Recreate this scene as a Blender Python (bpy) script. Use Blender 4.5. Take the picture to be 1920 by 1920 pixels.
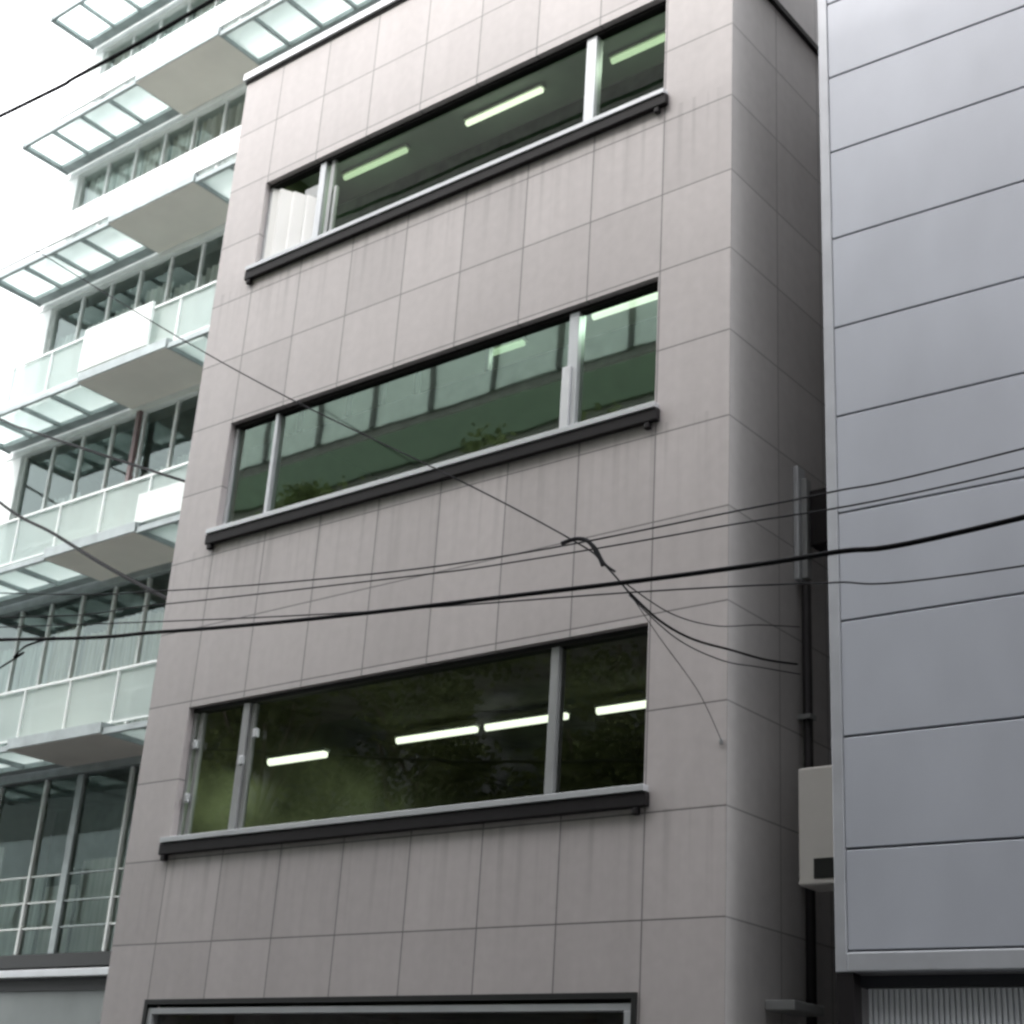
import bpy, math, random
from mathutils import Matrix, Vector
random.seed(7)
sc = bpy.context.scene
for o in list(bpy.data.objects): bpy.data.objects.remove(o)

# ---------------------------------------------------------------- camera
cam = bpy.data.cameras.new('camera'); co = bpy.data.objects.new('camera', cam)
sc.collection.objects.link(co); sc.camera = co
yaw, pit, rol = math.radians(-40.02), math.radians(22.75), math.radians(3.83)
cy, sy, cp, sp, cr, sr = math.cos(yaw), math.sin(yaw), math.cos(pit), math.sin(pit), math.cos(rol), math.sin(rol)
fw = Vector((sy*cp, cy*cp, sp)); rt = Vector((cy, -sy, 0)); up = rt.cross(fw)
r2 = cr*rt + sr*up; u2 = -sr*rt + cr*up
co.matrix_world = Matrix(((r2.x, u2.x, -fw.x, 0), (r2.y, u2.y, -fw.y, -10.8), (r2.z, u2.z, -fw.z, 1.6), (0, 0, 0, 1)))
cam.sensor_width = 36; cam.lens = 36*2893.6/1920; cam.clip_start = .1; cam.clip_end = 2000
cam.dof.use_dof = True; cam.dof.focus_distance = 9.0; cam.dof.aperture_fstop = 4.0
sc.cycles.filter_width = 2.6
sc.cycles.max_bounces = 8; sc.cycles.transparent_max_bounces = 16
sc.cycles.caustics_reflective = False; sc.cycles.caustics_refractive = False

# ---------------------------------------------------------------- light
w = bpy.data.worlds.new('World'); sc.world = w; w.use_nodes = True
nt = w.node_tree; N = nt.nodes; L = nt.links
SUN_EL, SUN_AZ = math.radians(49), math.radians(200)
sky = N.new('ShaderNodeTexSky'); sky.sky_type = 'NISHITA'; sky.sun_disc = False
sky.sun_elevation = SUN_EL; sky.sun_rotation = SUN_AZ; sky.dust_density = 4; sky.air_density = 1.2
tc = N.new('ShaderNodeTexCoord'); mp = N.new('ShaderNodeMapping'); mp.inputs['Scale'].default_value = (1, 1, 2.5)
cl = N.new('ShaderNodeTexNoise'); cl.inputs['Scale'].default_value = 1.6; cl.inputs['Detail'].default_value = 5
cr_ = N.new('ShaderNodeValToRGB'); cr_.color_ramp.elements[0].color = (10.2, 10.3, 10.7, 1); cr_.color_ramp.elements[1].color = (13.4, 13.3, 13.4, 1)
mx = N.new('ShaderNodeMixRGB'); mx.inputs[0].default_value = .85
L.new(tc.outputs['Generated'], mp.inputs[0]); L.new(mp.outputs[0], cl.inputs['Vector']); L.new(cl.outputs['Fac'], cr_.inputs[0])
L.new(sky.outputs[0], mx.inputs[1]); L.new(cr_.outputs[0], mx.inputs[2])
bg = N['Background']; L.new(mx.outputs[0], bg.inputs[0]); bg.inputs[1].default_value = .1
sl = bpy.data.lights.new('sun', 'SUN'); sl.energy = .8; sl.angle = math.radians(22); sl.color = (1, .97, .93)
so = bpy.data.objects.new('sun', sl); sc.collection.objects.link(so)
sd = Vector((math.sin(SUN_AZ)*math.cos(SUN_EL), math.cos(SUN_AZ)*math.cos(SUN_EL), math.sin(SUN_EL)))
so.rotation_euler = sd.to_track_quat('Z', 'Y').to_euler()
sc.view_settings.view_transform = 'Standard'; sc.view_settings.look = 'None'; sc.view_settings.gamma = 1
sc.view_settings.exposure = 1.92

# ---------------------------------------------------------------- materials
def mat(name, col, rough=.6, metal=0., var=.08, nscale=3., bump=0., bscale=40., spec=.5, stretch=(1, 1, 1), emit=None, es=0):
    m = bpy.data.materials.new(name); m.use_nodes = True
    t = m.node_tree; n = t.nodes; l = t.links; b = n['Principled BSDF']
    b.inputs['Roughness'].default_value = rough; b.inputs['Metallic'].default_value = metal
    b.inputs['Specular IOR Level'].default_value = spec
    g = n.new('ShaderNodeNewGeometry'); mp = n.new('ShaderNodeMapping'); mp.inputs['Scale'].default_value = stretch
    l.new(g.outputs['Position'], mp.inputs[0])
    ns = n.new('ShaderNodeTexNoise'); ns.inputs['Scale'].default_value = nscale; ns.inputs['Detail'].default_value = 6
    l.new(mp.outputs[0], ns.inputs['Vector'])
    r = n.new('ShaderNodeValToRGB')
    r.color_ramp.elements[0].position = .3; r.color_ramp.elements[1].position = .7
    r.color_ramp.elements[0].color = tuple(c*(1-var) for c in col)+(1,)
    r.color_ramp.elements[1].color = tuple(min(1, c*(1+var)) for c in col)+(1,)
    l.new(ns.outputs['Fac'], r.inputs[0]); l.new(r.outputs[0], b.inputs['Base Color'])
    if bump:
        n2 = n.new('ShaderNodeTexNoise'); n2.inputs['Scale'].default_value = bscale; l.new(mp.outputs[0], n2.inputs['Vector'])
        bp = n.new('ShaderNodeBump'); bp.inputs['Strength'].default_value = bump; bp.inputs['Distance'].default_value = .02
        l.new(n2.outputs['Fac'], bp.inputs['Height']); l.new(bp.outputs[0], b.inputs['Normal'])
    if emit:
        b.inputs['Emission Color'].default_value = emit+(1,); b.inputs['Emission Strength'].default_value = es
    return m

def tile_mat(name, col, axis, u0, v0, pitch, groove=.014, gcol=.36, var=.06, rough=.45, streak=.07, pitchv=None, stains=()):
    """square stone tiles with open joints, axis 0 = runs along X, 1 = along Y"""
    m = mat(name, col, rough, var=.035, nscale=9)
    t = m.node_tree; n = t.nodes; l = t.links; b = n['Principled BSDF']
    base = b.inputs['Base Color'].links[0].from_socket
    g = n.new('ShaderNodeNewGeometry'); s = n.new('ShaderNodeSeparateXYZ'); l.new(g.outputs['Position'], s.inputs[0])
    def M(op, a, c=None):
        q = n.new('ShaderNodeMath'); q.operation = op
        for i, v in enumerate((a, c)):
            if v is None: continue
            if isinstance(v, (int, float)): q.inputs[i].default_value = v
            else: l.new(v, q.inputs[i])
        return q.outputs[0]
    pv = pitchv or pitch
    us = M('DIVIDE', M('SUBTRACT', s.outputs[axis], u0), pitch); vs = M('DIVIDE', M('SUBTRACT', s.outputs[2], v0), pv)
    def line(q, p): # 1 inside the joint
        f = M('FRACT', q); d = M('MINIMUM', f, M('SUBTRACT', 1., f)); return M('LESS_THAN', d, groove/2/p)
    j = M('MAXIMUM', line(us, pitch), line(vs, pv))
    cmb = n.new('ShaderNodeCombineXYZ'); l.new(M('FLOOR', us), cmb.inputs[0]); l.new(M('FLOOR', vs), cmb.inputs[1])
    wn = n.new('ShaderNodeTexWhiteNoise'); wn.noise_dimensions = '3D'; l.new(cmb.outputs[0], wn.inputs['Vector'])
    k = M('ADD', M('MULTIPLY', M('SUBTRACT', wn.outputs['Value'], .5), var*2), 1.)
    # long vertical rain streaks
    mp = n.new('ShaderNodeMapping'); mp.inputs['Scale'].default_value = (5, 5, .35); l.new(g.outputs['Position'], mp.inputs[0])
    sn = n.new('ShaderNodeTexNoise'); sn.inputs['Scale'].default_value = 1.3; sn.inputs['Detail'].default_value = 7; l.new(mp.outputs[0], sn.inputs['Vector'])
    k = M('MULTIPLY', k, M('ADD', M('MULTIPLY', M('SUBTRACT', sn.outputs['Fac'], .5), streak*2), 1.))
    bn = n.new('ShaderNodeTexNoise'); bn.inputs['Scale'].default_value = .55; bn.inputs['Detail'].default_value = 3; l.new(g.outputs['Position'], bn.inputs['Vector'])
    k = M('MULTIPLY', k, M('ADD', M('MULTIPLY', M('SUBTRACT', bn.outputs['Fac'], .5), .22), 1.))
    # grime run-off: uneven dirty runs hanging below each sill
    for zs in stains:
        dz = M('DIVIDE', M('SUBTRACT', zs, s.outputs[2]), 1.1)
        inside = M('MULTIPLY', M('GREATER_THAN', dz, 0.), M('MAXIMUM', M('SUBTRACT', 1., dz), 0.))
        mq = n.new('ShaderNodeMapping'); mq.inputs['Scale'].default_value = (9, 9, .25); l.new(g.outputs['Position'], mq.inputs[0])
        rn = n.new('ShaderNodeTexNoise'); rn.inputs['Scale'].default_value = 1.; rn.inputs['Detail'].default_value = 2; l.new(mq.outputs[0], rn.inputs['Vector'])
        run = M('MAXIMUM', M('SUBTRACT', rn.outputs['Fac'], .5), 0.)
        k = M('MULTIPLY', k, M('SUBTRACT', 1., M('MULTIPLY', M('MULTIPLY', inside, run), 1.1)))
    k = M('MULTIPLY', k, M('SUBTRACT', 1., M('MULTIPLY', j, 1-gcol)))
    vm = n.new('ShaderNodeVectorMath'); vm.operation = 'SCALE'; l.new(base, vm.inputs[0]); l.new(k, vm.inputs['Scale'])
    l.new(vm.outputs[0], b.inputs['Base Color'])
    bp = n.new('ShaderNodeBump'); bp.inputs['Strength'].default_value = .6; bp.inputs['Distance'].default_value = .008
    l.new(M('SUBTRACT', 1., j), bp.inputs['Height']); l.new(bp.outputs[0], b.inputs['Normal'])
    return m

def glass(name, tint=(.8, .88, .84), ior=1.6, rough=.0, wav=.0, refl=(1, 1, 1)):
    m = bpy.data.materials.new(name); m.use_nodes = True
    t = m.node_tree; n = t.nodes; l = t.links; n.remove(n['Principled BSDF'])
    tr = n.new('ShaderNodeBsdfTransparent'); tr.inputs[0].default_value = tint+(1,)
    gl = n.new('ShaderNodeBsdfGlossy'); gl.inputs[0].default_value = refl+(1,); gl.inputs['Roughness'].default_value = rough
    fr = n.new('ShaderNodeFresnel'); fr.inputs[0].default_value = ior
    if wav:
        ns = n.new('ShaderNodeTexNoise'); ns.inputs['Scale'].default_value = .9; g = n.new('ShaderNodeNewGeometry'); l.new(g.outputs['Position'], ns.inputs['Vector'])
        bp = n.new('ShaderNodeBump'); bp.inputs['Strength'].default_value = wav; bp.inputs['Distance'].default_value = .05
        l.new(ns.outputs['Fac'], bp.inputs['Height']); l.new(bp.outputs[0], gl.inputs['Normal'])
    mi = n.new('ShaderNodeMixShader'); l.new(fr.outputs[0], mi.inputs[0]); l.new(tr.outputs[0], mi.inputs[1]); l.new(gl.outputs[0], mi.inputs[2])
    l.new(mi.outputs[0], n['Material Output'].inputs[0]); return m

def frosted(name, col):
    m = bpy.data.materials.new(name); m.use_nodes = True
    t = m.node_tree; n = t.nodes; l = t.links; n.remove(n['Principled BSDF'])
    a = n.new('ShaderNodeBsdfTranslucent'); a.inputs[0].default_value = col+(1,)
    d = n.new('ShaderNodeBsdfDiffuse'); d.inputs[0].default_value = col+(1,)
    tr = n.new('ShaderNodeBsdfTransparent'); tr.inputs[0].default_value = (.9, .95, .93, 1)
    mi = n.new('ShaderNodeMixShader'); mi.inputs[0].default_value = .3; l.new(a.outputs[0], mi.inputs[1]); l.new(d.outputs[0], mi.inputs[2])
    m2 = n.new('ShaderNodeMixShader'); m2.inputs[0].default_value = .35; l.new(mi.outputs[0], m2.inputs[1]); l.new(tr.outputs[0], m2.inputs[2])
    l.new(m2.outputs[0], n['Material Output'].inputs[0]); return m

TP = .89
M_tile = tile_mat('tile_front', (.575, .532, .526), 0, -7.38, 3.49, TP, stains=(11.66, 8.04, 4.40))
M_tile_side = tile_mat('tile_side', (.58, .56, .55), 1, .0, 3.49, TP, gcol=.5)
M_coping = mat('coping_metal', (.74, .75, .77), .35, .3)
M_dark = mat('dark_bronze', (.012, .010, .011), .6, var=.25, spec=.25)
M_alu = mat('aluminium', (.62, .64, .66), .38, .35, var=.06)
M_alu2 = mat('dull_aluminium', (.36, .37, .37), .45, .3, var=.1)
M_glass = glass('window_glass', (.74, .82, .74), 1.75, wav=.05)
M_glass2 = glass('mirror_glass', (.62, .76, .70), 3.0, rough=.022, wav=.03, refl=(.70, .84, .72))
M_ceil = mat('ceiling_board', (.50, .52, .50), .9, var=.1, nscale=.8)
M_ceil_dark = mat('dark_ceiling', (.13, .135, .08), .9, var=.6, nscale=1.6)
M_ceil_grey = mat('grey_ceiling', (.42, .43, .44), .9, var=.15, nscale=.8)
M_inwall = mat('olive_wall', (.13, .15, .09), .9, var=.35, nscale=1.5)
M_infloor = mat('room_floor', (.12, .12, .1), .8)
M_tube = mat('lit_tube', (.9, .95, .85), .5, emit=(.93, 1., .80), es=.4)
M_fix = mat('lamp_tray', (.7, .72, .68), .5)
M_green = mat('reflected_green', (.11, .17, .12), .8, var=.3, nscale=4)
M_olive = mat('olive_clutter', (.34, .40, .25), .85, var=.5, nscale=3.2)
M_black = mat('black_frame', (.012, .013, .013), .5)
M_white = mat('white_cloth', (.84, .84, .83), .6, var=.02)
M_panel = mat('grey_panel', (.53, .553, .615), .42, .12, var=.07, nscale=.8, bump=.16, bscale=1.3, stretch=(1.4, 1.4, .7))
M_seam = mat('seam', (.03, .032, .04), .7)
M_trim = mat('corner_trim', (.50, .515, .55), .45, .2)
M_ribs = mat('shutter_metal', (.68, .70, .74), .5, .1)
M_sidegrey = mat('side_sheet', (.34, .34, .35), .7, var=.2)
M_white_box = mat('white_box', (.66, .64, .61), .5, var=.04)
M_wire = mat('cable_rubber', (.008, .008, .009), .8, spec=.12)
M_wire2 = mat('grey_cable', (.03, .03, .033), .8, spec=.15)
M_slabw = mat('white_slab', (.86, .87, .87), .5, var=.03)
M_rail = frosted('milky_railing_glass', (.87, .93, .92))
M_slabg = mat('pale_green_panel', (.66, .71, .69), .5, var=.08, nscale=2)
M_soffit = mat('soffit_concrete', (.78, .755, .70), .9, var=.05, nscale=1.2, bump=.1)
M_lad = mat('canopy_frame', (.33, .38, .385), .5, .1, var=.2)
M_frost = frosted('frosted_glass', (.90, .95, .94))
M_lglass = glass('green_glass', (.95, .995, .975), 1.5, wav=.03, refl=(.84, 1, .96))
M_curt = mat('pale_curtain', (.86, .95, .90), .9, var=.26, nscale=3.0, stretch=(6, 6, .25))
M_curt2 = mat('cream_curtain', (.90, .89, .76), .9, var=.34, nscale=4.0, stretch=(6, 6, .3))
M_curt3 = mat('blue_grey_curtain', (.74, .83, .83), .9, var=.25, nscale=3.0, stretch=(6, 6, .3))
M_lwall = mat('left_column', (.78, .82, .81), .6, var=.06)
M_dkroom = mat('dim_room', (.34, .40, .39), .9, var=.3, nscale=1.5)
M_brown = mat('red_brown_post', (.17, .12, .12), .6)
M_gpanel = mat('grey_green_panel', (.20, .225, .225), .5, var=.12, nscale=1)
M_asph = mat('asphalt', (.05, .05, .052), .9, var=.3, nscale=8, bump=.4, bscale=90)
M_pave = tile_mat('paving', (.11, .105, .10), 0, 0, 0, .6)
M_kerb = mat('kerb_stone', (.34, .33, .32), .8)
M_opp = mat('opposite_wall', (.13, .125, .12), .8, var=.1)
M_opp_dark = mat('opposite_glass', (.05, .07, .06), .15, var=.2)
M_opp_pale = mat('opposite_spandrel', (.50, .55, .54), .6, var=.1)

# ---------------------------------------------------------------- helpers
class MB:
    def __init__(s): s.v = []; s.f = []
    def quad(s, a, b, c, d):
        i = len(s.v); s.v += [a, b, c, d]; s.f.append((i, i+1, i+2, i+3)); return s
    def box(s, x0, x1, y0, y1, z0, z1):
        i = len(s.v)
        s.v += [(x, y, z) for z in (z0, z1) for y in (y0, y1) for x in (x0, x1)]
        s.f += [tuple(i+k for k in q) for q in ((0, 2, 3, 1), (4, 5, 7, 6), (0, 1, 5, 4), (2, 6, 7, 3), (0, 4, 6, 2), (1, 3, 7, 5))]; return s
    def tube(s, pts, r, n=8):
        pts = [Vector(p) for p in pts]; rings = []
        for i, p in enumerate(pts):
            d = (pts[min(i+1, len(pts)-1)]-pts[max(i-1, 0)]).normalized()
            a = d.orthogonal().normalized() if abs(d.z) > .95 else d.cross(Vector((0, 0, 1))).normalized()
            b = d.cross(a); base = len(s.v)
            s.v += [tuple(p+r*(math.cos(2*math.pi*k/n)*a+math.sin(2*math.pi*k/n)*b)) for k in range(n)]; rings.append(base)
        for q in range(len(rings)-1):
            for k in range(n):
                k2 = (k+1) % n; s.f.append((rings[q]+k, rings[q]+k2, rings[q+1]+k2, rings[q+1]+k))
        s.f.append(tuple(rings[0]+k for k in reversed(range(n)))); s.f.append(tuple(rings[-1]+k for k in range(n))); return s
    def build(s, name, m, parent=None, bevel=0, smooth=False, org=None):
        me = bpy.data.meshes.new(name)
        if org is None and parent is None:
            xs = [p[0] for p in s.v]; ys = [p[1] for p in s.v]; zs = [p[2] for p in s.v]
            org = Vector(((min(xs)+max(xs))/2, (min(ys)+max(ys))/2, min(zs)))
        o = Vector(org) if org is not None else Vector((0, 0, 0))
        vv = [tuple(Vector(p)-(o if parent is None else ORG[root_of(parent)])) for p in s.v]
        me.from_pydata(vv, [], s.f); me.materials.append(m); me.update()
        ob = bpy.data.objects.new(name, me); sc.collection.objects.link(ob)
        if parent is not None: ob.parent = parent
        else: ob.location = o; ORG[ob.name] = o
        if bevel:
            b = ob.modifiers.new('bevel', 'BEVEL'); b.width = bevel; b.segments = 2; b.limit_method = 'ANGLE'
        if smooth:
            for p in me.polygons: p.use_smooth = True
        return ob
ORG = {}
def root_of(o):
    while o.parent: o = o.parent
    return o.name
def tag(o, label=None, cat=None, group=None, kind=None):
    if label: o['label'] = label
    if cat: o['category'] = cat
    if group: o['group'] = group
    if kind: o['kind'] = kind
    return o
def empty(name, loc, *a, **k):
    o = bpy.data.objects.new(name, None); sc.collection.objects.link(o); o.location = loc; ORG[o.name] = Vector(loc)
    return tag(o, *a, **k)

def wall(mb, x0, x1, z0, z1, holes, y=0., depth=.2):
    """front sheet facing -y with rectangular holes and their reveals"""
    xs = sorted({x0, x1, *[h[0] for h in holes], *[h[1] for h in holes]}); zs = sorted({z0, z1, *[h[2] for h in holes], *[h[3] for h in holes]})
    for a, b in zip(xs, xs[1:]):
        for c, d in zip(zs, zs[1:]):
            if any(h[0] <= a and b <= h[1] and h[2] <= c and d <= h[3] for h in holes): continue
            mb.quad((a, y, c), (b, y, c), (b, y, d), (a, y, d))
    for a, b, c, d in holes:
        e = y+depth
        mb.quad((a, y, d), (b, y, d), (b, e, d), (a, e, d)); mb.quad((a, y, c), (a, e, c), (b, e, c), (b, y, c))
        mb.quad((a, y, c), (a, y, d), (a, e, d), (a, e, c)); mb.quad((b, y, c), (b, e, c), (b, e, d), (b, y, d))

# ---------------------------------------------------------------- setting
tag(MB().box(-300, 300, -300, 300, -1.2, -.12).build('ground', M_asph), kind='structure')
tag(MB().box(-80, 60, -9.0, -2.6, -.116, 0-.1).build('road', M_asph), kind='structure')
tag(MB().box(-80, 60, -2.45, 20, -.11, 0).build('pavement', M_pave), kind='structure')
tag(MB().box(-80, 60, -12.5, -9.15, -.11, 0).build('pavement', M_pave), kind='structure')
tag(MB().box(-80, 60, -2.6, -2.45, -.11, .01).build('kerb', M_kerb, bevel=.015), kind='structure')
tag(MB().box(-80, 60, -9.15, -9.0, -.11, .01).build('kerb', M_kerb, bevel=.015), kind='structure')

# ---------------------------------------------------------------- main building
XL, XR, TOP = -14.35, -6.58, 15.06
WX0, WX1 = -13.63, -7.40
B = empty('tiled_office_building', ((XL+XR)/2, 0, 0), 'four storey building faced in pinkish grey square stone tiles with long ribbon windows', 'building')
holes = [(WX0, WX1, 11.86, 13.17), (WX0, WX1, 8.24, 9.67), (WX0, WX1, 4.60, 6.09), (WX0, WX1, .3, 2.92)]
mb = MB(); wall(mb, XL, XR, 0, TOP, holes, 0, .2)
mb.quad((XL, 0, 0), (XL, 0, TOP), (XL, 11, TOP), (XL, 11, 0)).quad((XL, 0, TOP), (XR, 0, TOP), (XR, 11, TOP), (XL, 11, TOP))
mb.build('front_wall', M_tile, B)
mb = MB().box(XR-.2, XR, .002, 11, 0, TOP-.003)
sw = mb.build('side_wall', M_tile_side, B)
MB().box(XR, XR+.05, .3, 6, 13.2, 13.27).build('wall_ledge', M_dark, B)
MB().box(XL-.02, XR+.02, -.015, .3, TOP+.002, TOP+.05).build('coping_joint', M_dark, B)
MB().box(XL-.05, XR+.05, -.05, .35, TOP+.05, TOP+.17).build('coping', M_coping, B, bevel=.01)
MB().box(XL, XR-.2, 10.8, 11, 0, TOP-.01).build('rear_wall', M_tile, B)

def interior(z0, z1, wallm, ceilm, y1):
    MB().box(WX0-.3, WX1+.6, .21, y1, z1, z1+.08).build('ceiling', ceilm, B)
    MB().box(WX0-.3, WX1+.6, .21, y1, z0-.1, z0).build('room_floor', M_infloor, B)
    m = MB().box(WX0-.3, WX1+.6, y1, y1+.1, z0, z1)
    m.box(WX0-.4, WX0-.3, .21, y1, z0, z1).box(WX1+.6, WX1+.7, .21, y1, z0, z1)
    m.box(WX0-.3, WX1+.6, .21, .25, z0, z0+.001)
    m.build('room_wall', wallm, B)
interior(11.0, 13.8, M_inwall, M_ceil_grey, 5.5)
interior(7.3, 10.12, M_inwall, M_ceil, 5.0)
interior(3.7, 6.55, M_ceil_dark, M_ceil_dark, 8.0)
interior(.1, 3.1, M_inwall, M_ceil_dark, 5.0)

YG = .12
def ribbon(z0, z1, mull, gm, light=M_alu, head=M_dark, panes=None):
    f = MB()
    f.box(WX0, WX1, YG-.04, YG+.05, z0, z0+.055)            # bottom rail
    f.box(WX0+.001, WX0+.055, YG-.035, YG+.05, z0+.055, z1-.05)
    f.box(WX1-.055, WX1-.001, YG-.035, YG+.05, z0+.055, z1-.05)
    win = f.build('window', light, B, bevel=.004)
    MB().box(WX0+.001, WX1-.001, YG-.05, YG+.05, z1-.05, z1-.002).build('head_rail', head, win)
    for x, wd in mull:
        MB().box(x-wd/2, x+wd/2, YG-.06, YG+.06, z0+.055, z1-.05).build('mullion', light, win, bevel=.006)
    xs = [WX0+.055]+[q for x, wd in mull for q in (x-wd/2, x+wd/2)]+[WX1-.055]
    for i, (a, b) in enumerate(zip(xs[::2], xs[1::2])):
        if panes and not panes[i]: continue
        MB().quad((a, YG, z0+.055), (b, YG, z0+.055), (b, YG, z1-.05), (a, YG, z1-.05)).build('pane', gm, win)
    s = MB().box(WX0-.09, WX1+.07, -.065, -.001, z0-.175, z0-.046).box(WX0-.05, WX0+.02, -.06, -.002, z0-.24, z0-.176).box(WX1-.08, WX1-.02, -.06, -.002, z0-.24, z0-.176)
    s.build('sill', M_dark, win, bevel=.012)
    MB().box(WX0-.07, WX1+.05, -.082, YG-.041, z0-.045, z0+.012).build('sill_flashing', M_alu, win, bevel=.004)
    return win
w1 = ribbon(11.86, 13.17, [(-12.62, .10), (-8.42, .135)], M_glass, panes=(0, 1, 1))
MB().box(-12.50, -12.44, YG-.03, YG+.02, 11.915, 13.12).build('sash_stile', M_alu2, w1)
MB().box(-12.40, -12.36, YG-.03, YG+.02, 11.915, 12.7).build('sash_stile', M_alu2, w1)
MB().box(-12.95, -12.68, YG-.02, YG+.0, 11.915, 12.85).build('sash', M_alu2, w1)
w2 = ribbon(8.24, 9.67, [(-12.86, .05), (-8.46, .12)], M_glass2)
MB().box(-8.56, -8.46, YG-.09, YG-.061, 8.30, 9.0).build('mullion_cover', M_coping, w2, bevel=.005)
w3 = ribbon(4.60, 6.09, [(-12.72, .10), (-8.48, .09)], M_glass, light=M_alu2, head=M_black)
for x in (-12.66, -13.52): MB().box(x, x+.06, YG-.03, YG+.02, 4.66, 6.03).build('sash_stile', M_alu2, w3)
for (x, z) in ((-13.50, 5.66), (-13.52, 5.06), (-12.52, 5.68), (-12.70, 5.40)):
    MB().box(x-.035, x+.035, YG-.075, YG-.031, z-.05, z+.05).build('handle', M_alu, w3, bevel=.01)

# lower shopfront
f = MB().box(WX0+.001, WX1-.001, -.02, .12, 2.87, 2.919).box(WX0+.001, WX0+.05, -.02, .12, .3, 2.87).box(WX1-.05, WX1-.001, -.02, .12, .3, 2.87)
w0 = f.build('window', M_black, B)
MB().box(WX0+.05, WX1-.05, .0, .10, 2.775, 2.835).box(WX0+.05, WX0+.12, .0, .1, .35, 2.775).box(WX1-.13, WX1-.05, .0, .1, .35, 2.775).build('frame', M_alu, w0, bevel=.005)
MB().quad((WX0+.12, .08, .35), (WX1-.13, .08, .35), (WX1-.13, .08, 2.775), (WX0+.12, .08, 2.775)).build('pane', M_glass, w0)

# contents of the rooms, seen through the panes
m = MB(); q = 10
for k in range(q):
    (a, ya, ta), (c, yc, tc_) = [(-13.56+.92*t/q, .078+.028*math.sin(t*2.1), 13.10-.50*(t/q)**1.1) for t in (k, k+1)]
    m.quad((a, ya, 11.93), (c, yc, 11.93), (c, yc, tc_), (a, ya, ta)).quad((a, ya+.01, ta), (c, yc+.01, tc_), (c, yc+.01, 11.93), (a, ya+.01, 11.93))
tag(m.build('white_sheet', M_white, smooth=True), 'bright white sheet sagging across the open left end of the top window', 'sheet')
tag(MB().box(-13.7, -7.3, .78, 1.2, 11.001, 13.06).build('stand_in_block', M_green, bevel=.02), 'dark green cabinet for the dark reflection low in the top window', 'stand_in_block')  # block added for the dark green reflection low in the pane
# second floor: added strip and posts standing in for reflections in the pane
s = MB().box(-13.88, -7.0, .50, .54, 9.20, 9.58); refl_strip = s.build('reflected_band', M_green, bevel=.01)
tag(refl_strip, 'dark green strip standing in for a reflected level band across the middle window', 'blind')
GP = 'dark posts standing in for reflected bars in the middle window'
for nm, (x, z0, z1) in {'at the far left of': (-13.45, 9.60, 10.1), 'third from left in': (-12.15, 9.60, 10.1), 'fourth from left in': (-11.6, 9.60, 10.1), 'fifth from left, thickest, in': (-11.06, 9.60, 10.1), 'beside the lamp in': (-10.0, 9.60, 10.1), 'just right of the left mullion in': (-12.98, 9.60, 10.1)}.items():
    tag(MB().box(x-.03, x+.03, .50, .56, z0, z1).build('reflected_bar', M_black), 'short dark post for a reflected window bar, '+nm+' the middle window', 'post', GP)
def lamp(x0, x1, y, z, label, r=.035, es=M_tube, pw=5):
    t = empty('fluorescent_lamp', ((x0+x1)/2, y, z), label, 'ceiling lamp', 'lit fluorescent lamps in the tiled building')
    MB().box(x0, x1, y-.05, y+.05, z+.03, z+.062).build('lamp_tray', M_fix, t)
    MB().tube([(x0+.02, y, z), (x1-.02, y, z)], r, 8).build('tube', es, t, smooth=True)
    al = bpy.data.lights.new('lamp_light', 'AREA'); al.shape = 'RECTANGLE'; al.size = x1-x0; al.size_y = .1; al.energy = pw; al.color = (.86, 1., .78)
    ao = bpy.data.objects.new('lamp_light', al); sc.collection.objects.link(ao); ao.parent = t; ao.location = (0, 0, -.06)
M_t1 = mat('lit_tube_bright', (.9, .95, .85), .5, emit=(.93, 1., .78), es=.42)
M_t3 = mat('lit_tube_white', (.9, .95, .85), .5, emit=(.97, 1., .84), es=.45)
M_t2 = mat('lit_tube_soft', (.9, .95, .85), .5, emit=(.80, 1., .66), es=.2)
lamp(-11.15, -9.90, 1.05, 13.71, 'bright lit fluorescent lamp in the centre of the wide top window pane', es=M_t1)
lamp(-13.30, -12.13, 1.03, 13.71, 'dimmer greenish lamp at the left end of the wide top window pane', es=M_t2)
lamp(-8.93, -7.70, 1.10, 13.71, 'dim lamp behind the narrow right pane of the top window', es=M_t2)
lamp(-8.80, -7.60, .80, 10.03, 'lit lamp just under the head of the narrow right pane, middle window', es=M_t1)
lamp(-10.25, -9.75, .84, 10.03, 'short soft glowing lamp right of centre in the middle window', es=M_t2)
lamp(-13.54, -12.58, 1.2, 5.72, 'lit white lamp alone in the left half of the lower window', r=.045, es=M_t3, pw=3.2)
lamp(-13.25, -11.92, 3.02, 6.38, 'left one of two end to end lit lamps in the lower window', r=.045, es=M_t3, pw=3.2)
lamp(-11.80, -10.55, 3.02, 6.38, 'right one of two end to end lamps, touching right mullion of lower window', r=.045, es=M_t3, pw=3.2)
lamp(-10.15, -8.90, 3.02, 6.38, 'lit white lamp behind the narrow right pane of the lower window', r=.045, es=M_t3, pw=3.2)

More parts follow.
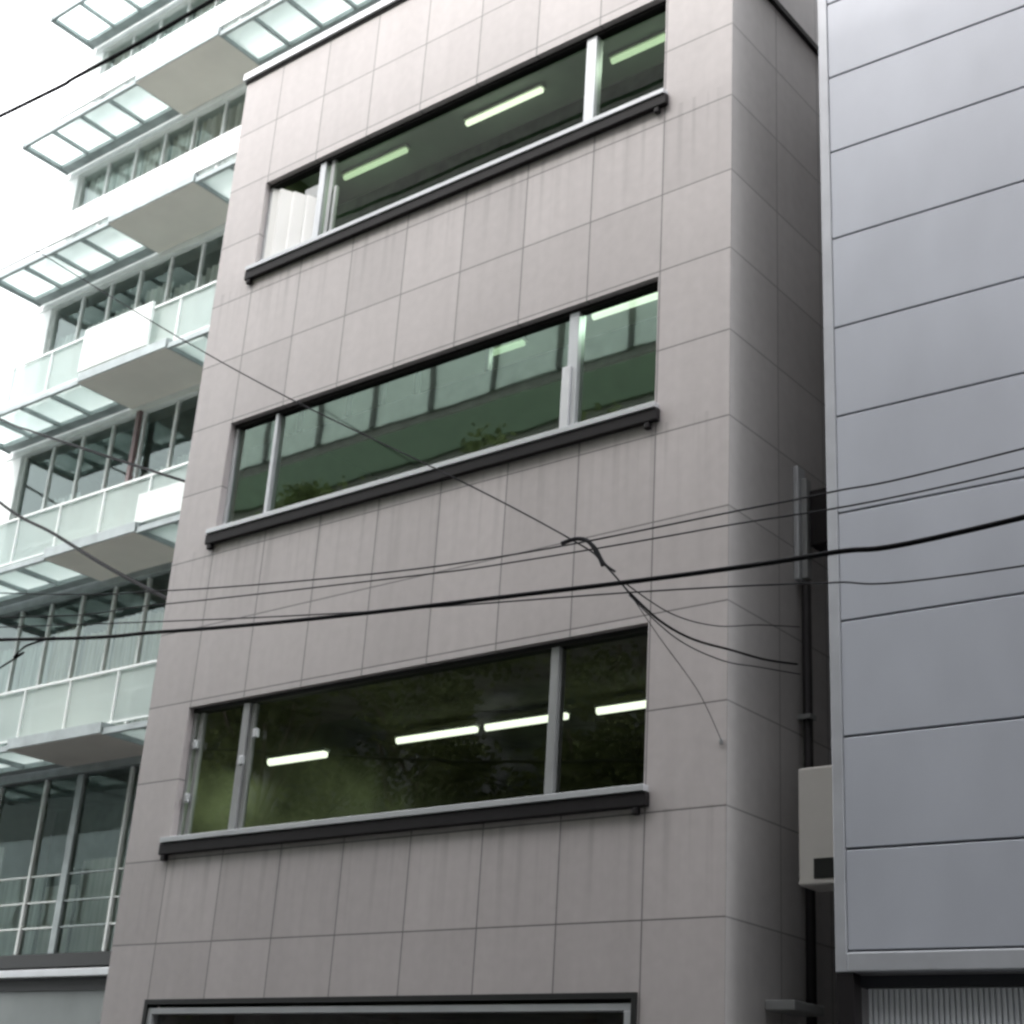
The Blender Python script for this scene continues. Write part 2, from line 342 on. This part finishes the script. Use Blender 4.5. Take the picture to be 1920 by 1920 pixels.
# ---------------------------------------------------------------- grey panelled building
GX = -5.62; ga = math.radians(2.33)
G = empty('grey_panel_building', (GX, 0, 0), 'blue grey metal panelled building at right with thin dark level seams', 'building'); G.rotation_euler.z = ga
ORG[G.name] = Vector((0, 0, 0))   # parts modelled in the building's own frame
W = 9.5
sx = [3.04, 3.95, 4.83, 5.79, 6.74, 7.64, 8.51, 9.43, 10.37, 11.22, 12.1, 13.0, 13.9, 14.8, 15.7, 16.6]
mb = MB()
for i, (a, b) in enumerate(zip(sx, sx[1:])):
    lo = 3.20 if i == 0 else a+.009
    mb.box(.10, W, 0, .08, lo, b-.009)
mb.build('cladding', M_panel, G, bevel=.006)
MB().box(.10, W, .03, .12, 3.1, 16.6).build('backing', M_seam, G)
MB().box(0, .095, -.006, .14, 3.04, 16.65).build('corner_trim', M_trim, G, bevel=.008)
MB().box(.0951, W, -.012, .1, 3.04, 3.185).build('base_trim', M_trim, G, bevel=.012)
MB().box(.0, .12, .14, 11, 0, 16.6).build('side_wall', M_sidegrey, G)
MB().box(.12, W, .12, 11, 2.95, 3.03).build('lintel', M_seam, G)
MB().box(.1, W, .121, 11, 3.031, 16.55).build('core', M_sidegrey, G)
mb = MB(); x = .2
while x < W-.1:
    mb.box(x, x+.026, .125, .15, .05, 2.93); x += .042
mb.box(.19, W, .15, .18, .05, 2.94)
MB().box(.0, .14, -.0, .139, 0, 3.035).build('pier', M_dark, G)
mb.build('shutter', M_ribs, G)

# things in the narrow gap
b = empty('utility_cabinet', (-5.85, .5, 3.79), 'white box with a dark square opening hung in the gap beside the grey building', 'utility box')
MB().box(-6.20, -5.66, .5, .82, 3.79, 4.76).build('housing', M_white_box, b, bevel=.02)
MB().box(-6.055, -5.70, .49, .499, 3.84, 4.00).build('opening', M_black, b)
MB().box(-6.19, -5.67, .485, .499, 3.80, 3.825).build('lip', M_white_box, b)
b = empty('conduit_cover', (-6.5, 1.2, 6.72), 'pale grey upright metal cover fixed high on the dark side wall', 'conduit')
MB().box(-6.575, -6.52, 1.15, 1.3, 6.72, 7.88).build('cover', M_alu, b, bevel=.01)
MB().box(-6.519, -6.46, 1.2, 1.3, 6.74, 7.75).build('side_rail', M_alu2, b, bevel=.008)
tag(MB().box(-6.44, -6.15, 1.22, 1.6, 7.05, 7.62).build('junction_box', M_dark, bevel=.015), 'black box beside the pale upright cover in the gap', 'junction box')
b = empty('drain_pipe', (-6.5, 1.25, 0), 'dark upright pipe below the pale cover on the side wall', 'pipe')
MB().tube([(-6.50, 1.25, 0), (-6.50, 1.25, 6.71)], .045, 12).build('pipe', M_dark, b, smooth=True)
for z in (1.2, 2.6, 4.0, 5.4): MB().box(-6.579, -6.445, 1.19, 1.31, z, z+.04).build('pipe_clip', M_alu2, b)
tag(MB().box(-6.57, -6.30, .6, 1.1, 2.84, 2.92).build('wall_bracket', M_alu2, bevel=.01), 'small pale bracket low in the gap between the two buildings', 'bracket')
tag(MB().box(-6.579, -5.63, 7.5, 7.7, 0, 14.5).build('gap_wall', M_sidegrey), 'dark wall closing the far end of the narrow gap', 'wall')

# ---------------------------------------------------------------- left glass building
YF, YW = 3.70, 5.10
LX0, LX1 = -26.8, -6.0
LZ = [7.45, 10.92, 14.45, 17.95, 21.35, 24.85]
Lb = empty('glass_balcony_building', ((LX0+LX1)/2, YW, 0), 'pale green glass building at left with ladder like canopies at every floor', 'building')
SX0, SX1 = -22.95, -20.4
for k, z in enumerate(LZ):
    # ladder canopy: frame and glazed cells, left and right of the solid patch
    for (a, c) in ((LX0, SX0-.002), (SX1+.002, -14.0)):
        fr = MB(); gl = MB()
        fr.box(a, c, YF, YF+.07, z, z+.10); fr.box(a, c, YF+.98, YF+1.20, z, z+.12)
        n = max(1, round((c-a)/.98)); st = (c-a)/n
        for i in range(n+1):
            xx = a+i*st; fr.box(max(a, xx-.03), min(c, xx+.03), YF+.07, YF+.98, z+.01, z+.09)
        if a == LX0: fr.box(LX0-.06, LX0-.001, YF-.01, YF+1.2, z-.03, z+.13)
        fo = fr.build('canopy', M_lad, Lb)
        gl.box(a+.03, c-.03, YF+.075, YF+.975, z+.0901, z+.099)
        gl.build('canopy_glazing', M_frost, fo)
    bl = MB().box(SX0, SX1, YF, YW-.15, z, z+.20)
    bo = bl.build('balcony_slab', M_soffit, Lb, bevel=.01)
    MB().box(SX0, SX1, YF-.03, YF-.001, z+.02, z+.20).build('slab_edge', M_lad, bo)
    MB().box(SX1+.001, SX1+.03, YF, YW-.15, z+.02, z+.20).build('slab_side', M_lad, bo)
    if k < 3:
        r = MB(); yr = YF+.14
        r.box(LX0, -14.6, yr-.02, yr+.02, z+1.10, z+1.14).box(LX0, -14.6, yr-.02, yr+.02, z+.205, z+.235)
        x = LX0
        while x < -14.7: r.box(x, x+.03, yr-.018, yr+.018, z+.2351, z+1.0999); x += 1.28
        ro = r.build('railing', M_lwall, Lb)
        MB().box(LX0+.02, -14.62, yr+.021, yr+.029, z+.24, z+1.09).build('railing_glass', M_rail, ro)
    # white upstand
    if k in (3, 4, 5): MB().box(LX0+.9 if k > 3 else LX0-.5, -14.0, YF-.02, YF+.04, z+.21, z+.80).build('parapet', M_slabw, bo)
    elif k == 2: MB().box(-23.0, -21.0, YF-.02, YF+.04, z+.25, z+1.15).build('parapet', M_slabg, bo)
    elif k == 1: MB().box(-20.55, -19.3, YF+.05, YF+.11, z+.20, z+.75).build('parapet', M_slabg, bo)
    # floor band on the facade
    MB().box(LX0-.3, LX1, YW-.14, YW+.3, z-.12, z+.30).build('floor_band', M_lad if k < 2 else M_lwall, Lb)
    # windows of the storey above this band
    zt = (LZ[k+1]-.12) if k+1 < len(LZ) else 26.5
    px = .96; x = LX0+.3; i = 0
    while x < -15.2:
        z0, z1 = z+.301, zt-.001
        f = MB().box(x, x+.04, YW-.04, YW+.05, z0, z1).box(x+.061, x+px-.001, YW-.04, YW+.04, z0, z0+.06).box(x+.061, x+px-.001, YW-.04, YW+.04, z0+.95, z0+1.0)
        wn = f.build('window', M_lwall, Lb)
        MB().quad((x+.06, YW, z0+.06), (x+px, YW, z0+.06), (x+px, YW, z1), (x+.06, YW, z1)).build('pane', M_lglass, wn)
        cols = {0: [M_curt3, M_curt3, M_curt2], 1: [M_curt3, M_curt3, M_curt], 2: [M_curt3, M_curt, M_curt], 3: [M_curt, M_curt, M_curt2], 4: [M_curt2, M_curt, M_curt], 5: [M_curt, M_curt3, M_curt]}[k]
        cm = cols[(i*7+k*3) % 3]
        if x > SX0-1.0: cm = {0: M_curt2, 1: M_curt3, 2: M_curt, 3: M_curt2, 4: M_curt2, 5: M_curt}[k]
        if x < -24.5 and k == 1: cm = M_curt3
        if k == 0: top0 = 1
        if cm:
            top = {0: z1-.55, 1: z0+1.9, 2: z1-.5}.get(k, z1-.02)+random.uniform(-.2, .15)*(k < 3)
            m = MB(); st = 14
            for q in range(st):
                a = x+.05+(px-.06)*q/st; c = x+.05+(px-.06)*(q+1)/st
                ya, yc = [(YW+.16+.045*math.sin(t*2.4+i)*(1+.4*math.sin(t*.9))) for t in (q, q+1)]
                m.quad((a, ya, z0), (c, yc, z0), (c, yc, top), (a, ya, top))
            m.build('curtain', cm, wn, smooth=True)
        x += px; i += 1
MB().box(LX0, -14.6, YW+2.2, YW+2.4, 0, 26).build('room_wall', M_dkroom, Lb)
MB().box(LX0-.3, LX0+.29, YW-.12, YW+6, 0, 26.6).build('corner_column', M_lwall, Lb)
for z in LZ: MB().box(LX0+.3, -14.6, YW+.301, YW+2.2, z, z+.2).build('room_floor', M_dkroom, Lb)
MB().box(LX0-.3, LX1, YW, YW+10, 26.6, 26.8).build('roof', M_lwall, Lb)
MB().box(-22.68, -22.58, YW-.20, YW-.12, 11.22, 14.32).build('post', M_brown, Lb)
# lowest storeys
z0, z1 = 4.30, 7.32
for i, x in enumerate([-26.5, -25.1, -23.7, -22.75, -21.3, -19.9]):
    nx = [-25.1, -23.7, -22.75, -21.3, -19.9, -18.5][i]
    dark = i == 3
    f = MB().box(x, x+(.16 if dark else .05), YW-.06, YW+.05, z0, z1)
    for zz in (4.72, 5.15, 5.6): f.box(x+(.161 if dark else .051), nx-.001, YW-.03, YW+.02, zz, zz+.025)
    wn = f.build('window', M_lad if dark else M_lwall, Lb)
    MB().quad((x+.05, YW, z0), (nx, YW, z0), (nx, YW, z1), (x+.05, YW, z1)).build('pane', M_lglass, wn)
    MB().box(x+.06, nx-.02, YW+.3, YW+.34, z0, [6.3, 5.7, 5.5, 5.9, 6.1, 5.9][i]).build('blind', [M_curt, M_curt3, M_curt, M_curt, M_curt, M_curt][i], wn)
MB().box(LX0, -14.6, YW-.05, YW+.3, 4.08, 4.299).build('dark_band', M_black, Lb)
MB().box(LX0, -14.6, YW-.22, YW-.051, 3.90, 4.02).build('ledge', M_alu, Lb, bevel=.01)
MB().box(LX0, -14.6, YW-.05, YW+.3, 3.70, 3.899).build('under_ledge_band', M_black, Lb)  # black band directly below the ledge
MB().box(LX0, -14.6, YW-.03, YW+.3, 0, 3.699).build('base_panel', M_gpanel, Lb)

# ---------------------------------------------------------------- opposite side of the street (behind the camera; heights raised for shade, reflected in the panes)
M_opp_olive = mat('olive_panels', (.46, .47, .34), .6, var=.65, nscale=1.3)
M_opp_green = mat('green_spandrel', (.06, .10, .06), .6, var=.2)
M_opp_light = mat('pale_render', (.62, .66, .66), .8, var=.1)
def opp(x0, x1, h, label, rows=(), wm=None):
    o = empty('street_building', ((x0+x1)/2, -13, 0), label, 'building')
    MB().box(x0, x1, -22, -12.75, 0, h).build('wall', wm or M_opp, o)
    for (a, b_, m, d) in rows:
        MB().box(x0+.3, x1-.3, -12.75+.001, -12.75+d, a, b_).build('window_band', m, o)
        if m in (M_opp_pale, M_opp_olive):
            q = MB(); x = x0+.8
            while x < x1-.5: q.box(x, x+.14, -12.75+d+.001, -12.75+d+.05, a, b_); x += (1.9 if m is M_opp_pale else 1.3)
            q.build('window_bars', M_black, o)
opp(-33, -11.5, 27.4, 'tall brown office block across the street with pale window bands',
    ((1, 3, M_opp_dark, .05), (4.5, 6.5, M_opp_dark, .05), (8, 10.5, M_opp_dark, .05), (11.5, 13.5, M_opp_dark, .05), (13.0, 16.3, M_opp_olive, .05), (16.55, 17.5, M_opp_green, .08), (17.8, 21.2, M_opp_pale, .05)))
opp(-11.4, 55, 28, 'tall brown building across the street behind the viewer', ((1, 3, M_opp_dark, .05), (5, 6.6, M_opp_dark, .05), (8.2, 9.8, M_opp_dark, .05)))  # unseen block, height raised to shade the lower fronts
opp(-120, -33.1, 16, 'pale building far down the street', ((1, 3, M_opp_dark, .05), (5, 7, M_opp_dark, .05), (8.4, 10.2, M_opp_pale, .05), (11.6, 13.4, M_opp_dark, .05)), M_opp_light)

# trees added unseen behind the camera to shade the lower fronts and show in the panes
M_leaf = mat('leaves', (.22, .26, .11), .6, var=.6, nscale=2)
M_bark = mat('bark', (.10, .08, .065), .9, var=.3, nscale=12, bump=.4)
def tree(x, y, h, label, seed):
    rnd = random.Random(seed)
    t = empty('shade_tree', (x, y, 0), label, 'tree', 'added shade trees along the far pavement')
    m = MB(); zc = h*.3
    for k in range(6): 
        a = k/6; b2 = (k+1)/6
        m.tube([(x, y, zc*1.6*a-.0), (x+.03, y, zc*1.6*b2)], .17*(1-.6*a), 10)
    for k in range(9):
        an = k*2.4; r = rnd.uniform(1.0, 1.8); zb = zc+rnd.uniform(0, h*.25)
        m.tube([(x, y, zb), (x+.4*r*math.cos(an), y+.3*r*math.sin(an), zb+.8), (x+r*math.cos(an), y+.7*r*math.sin(an), zb+2.4)], .045, 6)
    m.build('trunk', M_bark, t)
    m = MB(); cl = [(rnd.gauss(0, 1.45), rnd.gauss(0, .6), rnd.uniform(zc, h-.6), rnd.uniform(.5, .95)) for _ in range(46)]
    for cx, cy_, cz, cr0 in cl:
        f = 1-.2*abs((cz-h*.6)/(h*.4)); cx *= f; cy_ *= f
        for _ in range(260):
            d = Vector((rnd.gauss(0, 1), rnd.gauss(0, 1), rnd.gauss(0, .8))).normalized()*cr0*rnd.uniform(.4, 1)
            p = Vector((x+cx, y+max(-1.1, min(1.0, cy_)), cz))+d
            u = Vector((rnd.gauss(0, 1), rnd.gauss(0, 1), rnd.gauss(0, 1))).normalized()*.085; v = u.orthogonal().normalized()*.055
            m.quad(tuple(p-u), tuple(p-v), tuple(p+u), tuple(p+v))
    m.build('crown', M_leaf, t)
for i, (x, h, lab) in enumerate(((-11.5, 14.2, 'added shade tree nearest the viewer on the far pavement'), (-16.2, 15.7, 'second added shade tree, tall, before the brown office block'), (-20.8, 16.3, 'tallest added shade tree before the brown office block'), (-25.4, 16.0, 'fourth added shade tree along the far pavement'), (-30.2, 14.5, 'last added shade tree at the end of the row'))):
    tree(x, -11.3, h, lab, 11+i)

# ---------------------------------------------------------------- overhead cables
def spline(pts, n=10):
    P = [Vector(p) for p in pts]; out = []
    for i in range(len(P)-1):
        p0, p1, p2, p3 = P[max(i-1, 0)], P[i], P[i+1], P[min(i+2, len(P)-1)]
        for k in range(n):
            t = k/n
            out.append(.5*((2*p1)+(p2-p0)*t+(2*p0-5*p1+4*p2-p3)*t*t+(3*p1-p0-3*p2+p3)*t**3))
    out.append(P[-1]); return out
GC = 'overhead cables crossing in front of the buildings'
def cable(pts, r, label, m=M_wire):
    tag(MB().tube(spline(pts), r, 6).build('overhead_cable', m, smooth=True), label, 'cable', GC)
cable([(-40, -2.5, 11.2), (-25, -2.5, 7.9), (-13.64, -2.5, 6.16), (-11.04, -2.5, 5.83), (-8.96, -2.5, 5.62), (-6.71, -2.5, 5.44), (-5.33, -2.5, 5.34), (-4.3, -2.5, 5.29), (-3.04, -2.5, 5.27), (3, -2.5, 5.6), (14, -2.5, 7)], .017, 'thickest black cable sagging across the whole view above the lower window')
cable([(-40, -2.2, 12), (-25, -2.2, 9), (-14.32, -2.2, 6.88), (-11.46, -2.2, 6.40), (-8.69, -2.2, 6.06), (-6.98, -2.2, 5.93), (-5.22, -2.2, 5.88), (-4.45, -2.2, 5.86), (-3.12, -2.2, 5.86), (3, -2.2, 6.1), (14, -2.2, 7.4)], .0065, 'thin dark cable highest of the level ones, over the thick one', M_wire2)
cable([(-40, -2.3, 11.4), (-25, -2.3, 8.4), (-14.18, -2.3, 6.55), (-11.43, -2.3, 6.22), (-8.07, -2.3, 5.90), (-6.99, -2.3, 5.82), (-5.27, -2.3, 5.74), (-3.1, -2.3, 5.68), (3, -2.3, 5.9), (14, -2.3, 7.2)], .006, 'second thin grey cable just under the highest level one', M_wire2)
cable([(-40, -2.2, 10.8), (-25, -2.2, 8.0), (-14.18, -2.2, 6.47), (-9.29, -2.2, 5.80), (-6.07, -2.2, 5.43), (-4.76, -2.2, 5.26), (-4.43, -2.2, 5.21), (-3.17, -2.2, 5.09), (3, -2.2, 5.0), (14, -2.2, 5.9)], .006, 'thin grey cable running lowest, just below the thick one at right', M_wire2)
cable([(-22, -2.0, 16.5), (-16.41, -2.0, 12.39), (-15.0, -2.0, 11.40), (-12.23, -2.0, 9.50), (-10.3, -2.0, 8.24), (-7.93, -2.0, 6.80), (-6.72, -2.0, 6.02), (-6.46, -2.0, 5.80), (-6.21, -2.0, 5.52)], .0075, 'thin cable slanting down from upper left to the splice', M_wire2)
cable([(-6.21, -2.0, 5.52), (-6.35, -1.36, 5.51), (-6.46, -.72, 5.57), (-6.47, -.08, 5.66), (-6.50, .5, 5.75), (-6.52, 1.1, 5.88)], .010, 'short drop cable from the splice into the dark gap')
cable([(-6.21, -2.0, 5.52), (-6.34, -1.37, 5.36), (-6.40, -.73, 5.12), (-6.62, -.02, 4.92)], .0035, 'faint drop cable from the splice down to the corner tiles', M_wire2)
cable([(-32, 5, 17.8), (-24.18, 3.0, 13.74), (-21.47, 2.1, 12.41), (-17.18, 1.2, 10.42), (-14.37, .3, 9.1)], .022, 'upper of two black cables slanting down before the glass building')
cable([(-30, 4.6, 15.6), (-23.57, 3.0, 11.90), (-20.3, 2.1, 10.32), (-17.41, 1.2, 8.91), (-14.37, .3, 7.5)], .028, 'lower of two black cables slanting down before the glass building')
cable([(-16.5, -3.2, 4.4), (-13.54, -2.5, 5.85), (-13.34, -2.5, 5.93), (-13.15, -2.5, 6.02), (-12.7, -2.5, 6.04)], .010, 'short black cable joining the thick one at the lower left')
cable([(-30, -2, 15.6), (-17.07, -2.0, 14.43), (-15.24, -2.0, 14.31), (-12.61, -2.0, 14.24), (-4, -2, 14.3), (6, -2, 15)], .028, 'black cable crossing high at the upper left corner')
cable([(-6.25, -2.0, 5.60), (-6.1, -1.6, 5.46), (-6.2, -.8, 5.62), (-6.45, .3, 6.0), (-6.52, 1.15, 6.25)], .005, 'upper fine drop wire fanning right from the splice into the gap', M_wire2)
cable([(-6.21, -2.0, 5.50), (-6.12, -1.5, 5.30), (-6.2, -.7, 5.36), (-6.45, .3, 5.62), (-6.52, 1.15, 5.80)], .005, 'lower fine drop wire fanning right from the splice into the gap', M_wire2)
tag(MB().box(-6.64, -6.615, -.02, -.001, 4.89, 4.94).box(-6.635, -6.62, -.035, -.021, 4.905, 4.925).build('cable_clamp', M_alu2, bevel=.004), 'tiny metal clamp holding a cable at the tiled corner', 'clamp')
# splice where the cables meet
sp = MB().tube(spline([(-6.85, -2.02, 6.03), (-6.72, -2.0, 6.05), (-6.60, -2.0, 6.0), (-6.50, -2.0, 5.86), (-6.46, -2, 5.78)]), .017, 8)
sp.tube(spline([(-6.62, -2.03, 6.02), (-6.50, -2.05, 5.92), (-6.42, -2.04, 5.78), (-6.33, -2.02, 5.70)]), .010, 6)
tag(sp.build('cable_splice', M_wire2, smooth=True), 'small dark splice where slanting cables knot above the lower window', 'cable splice')
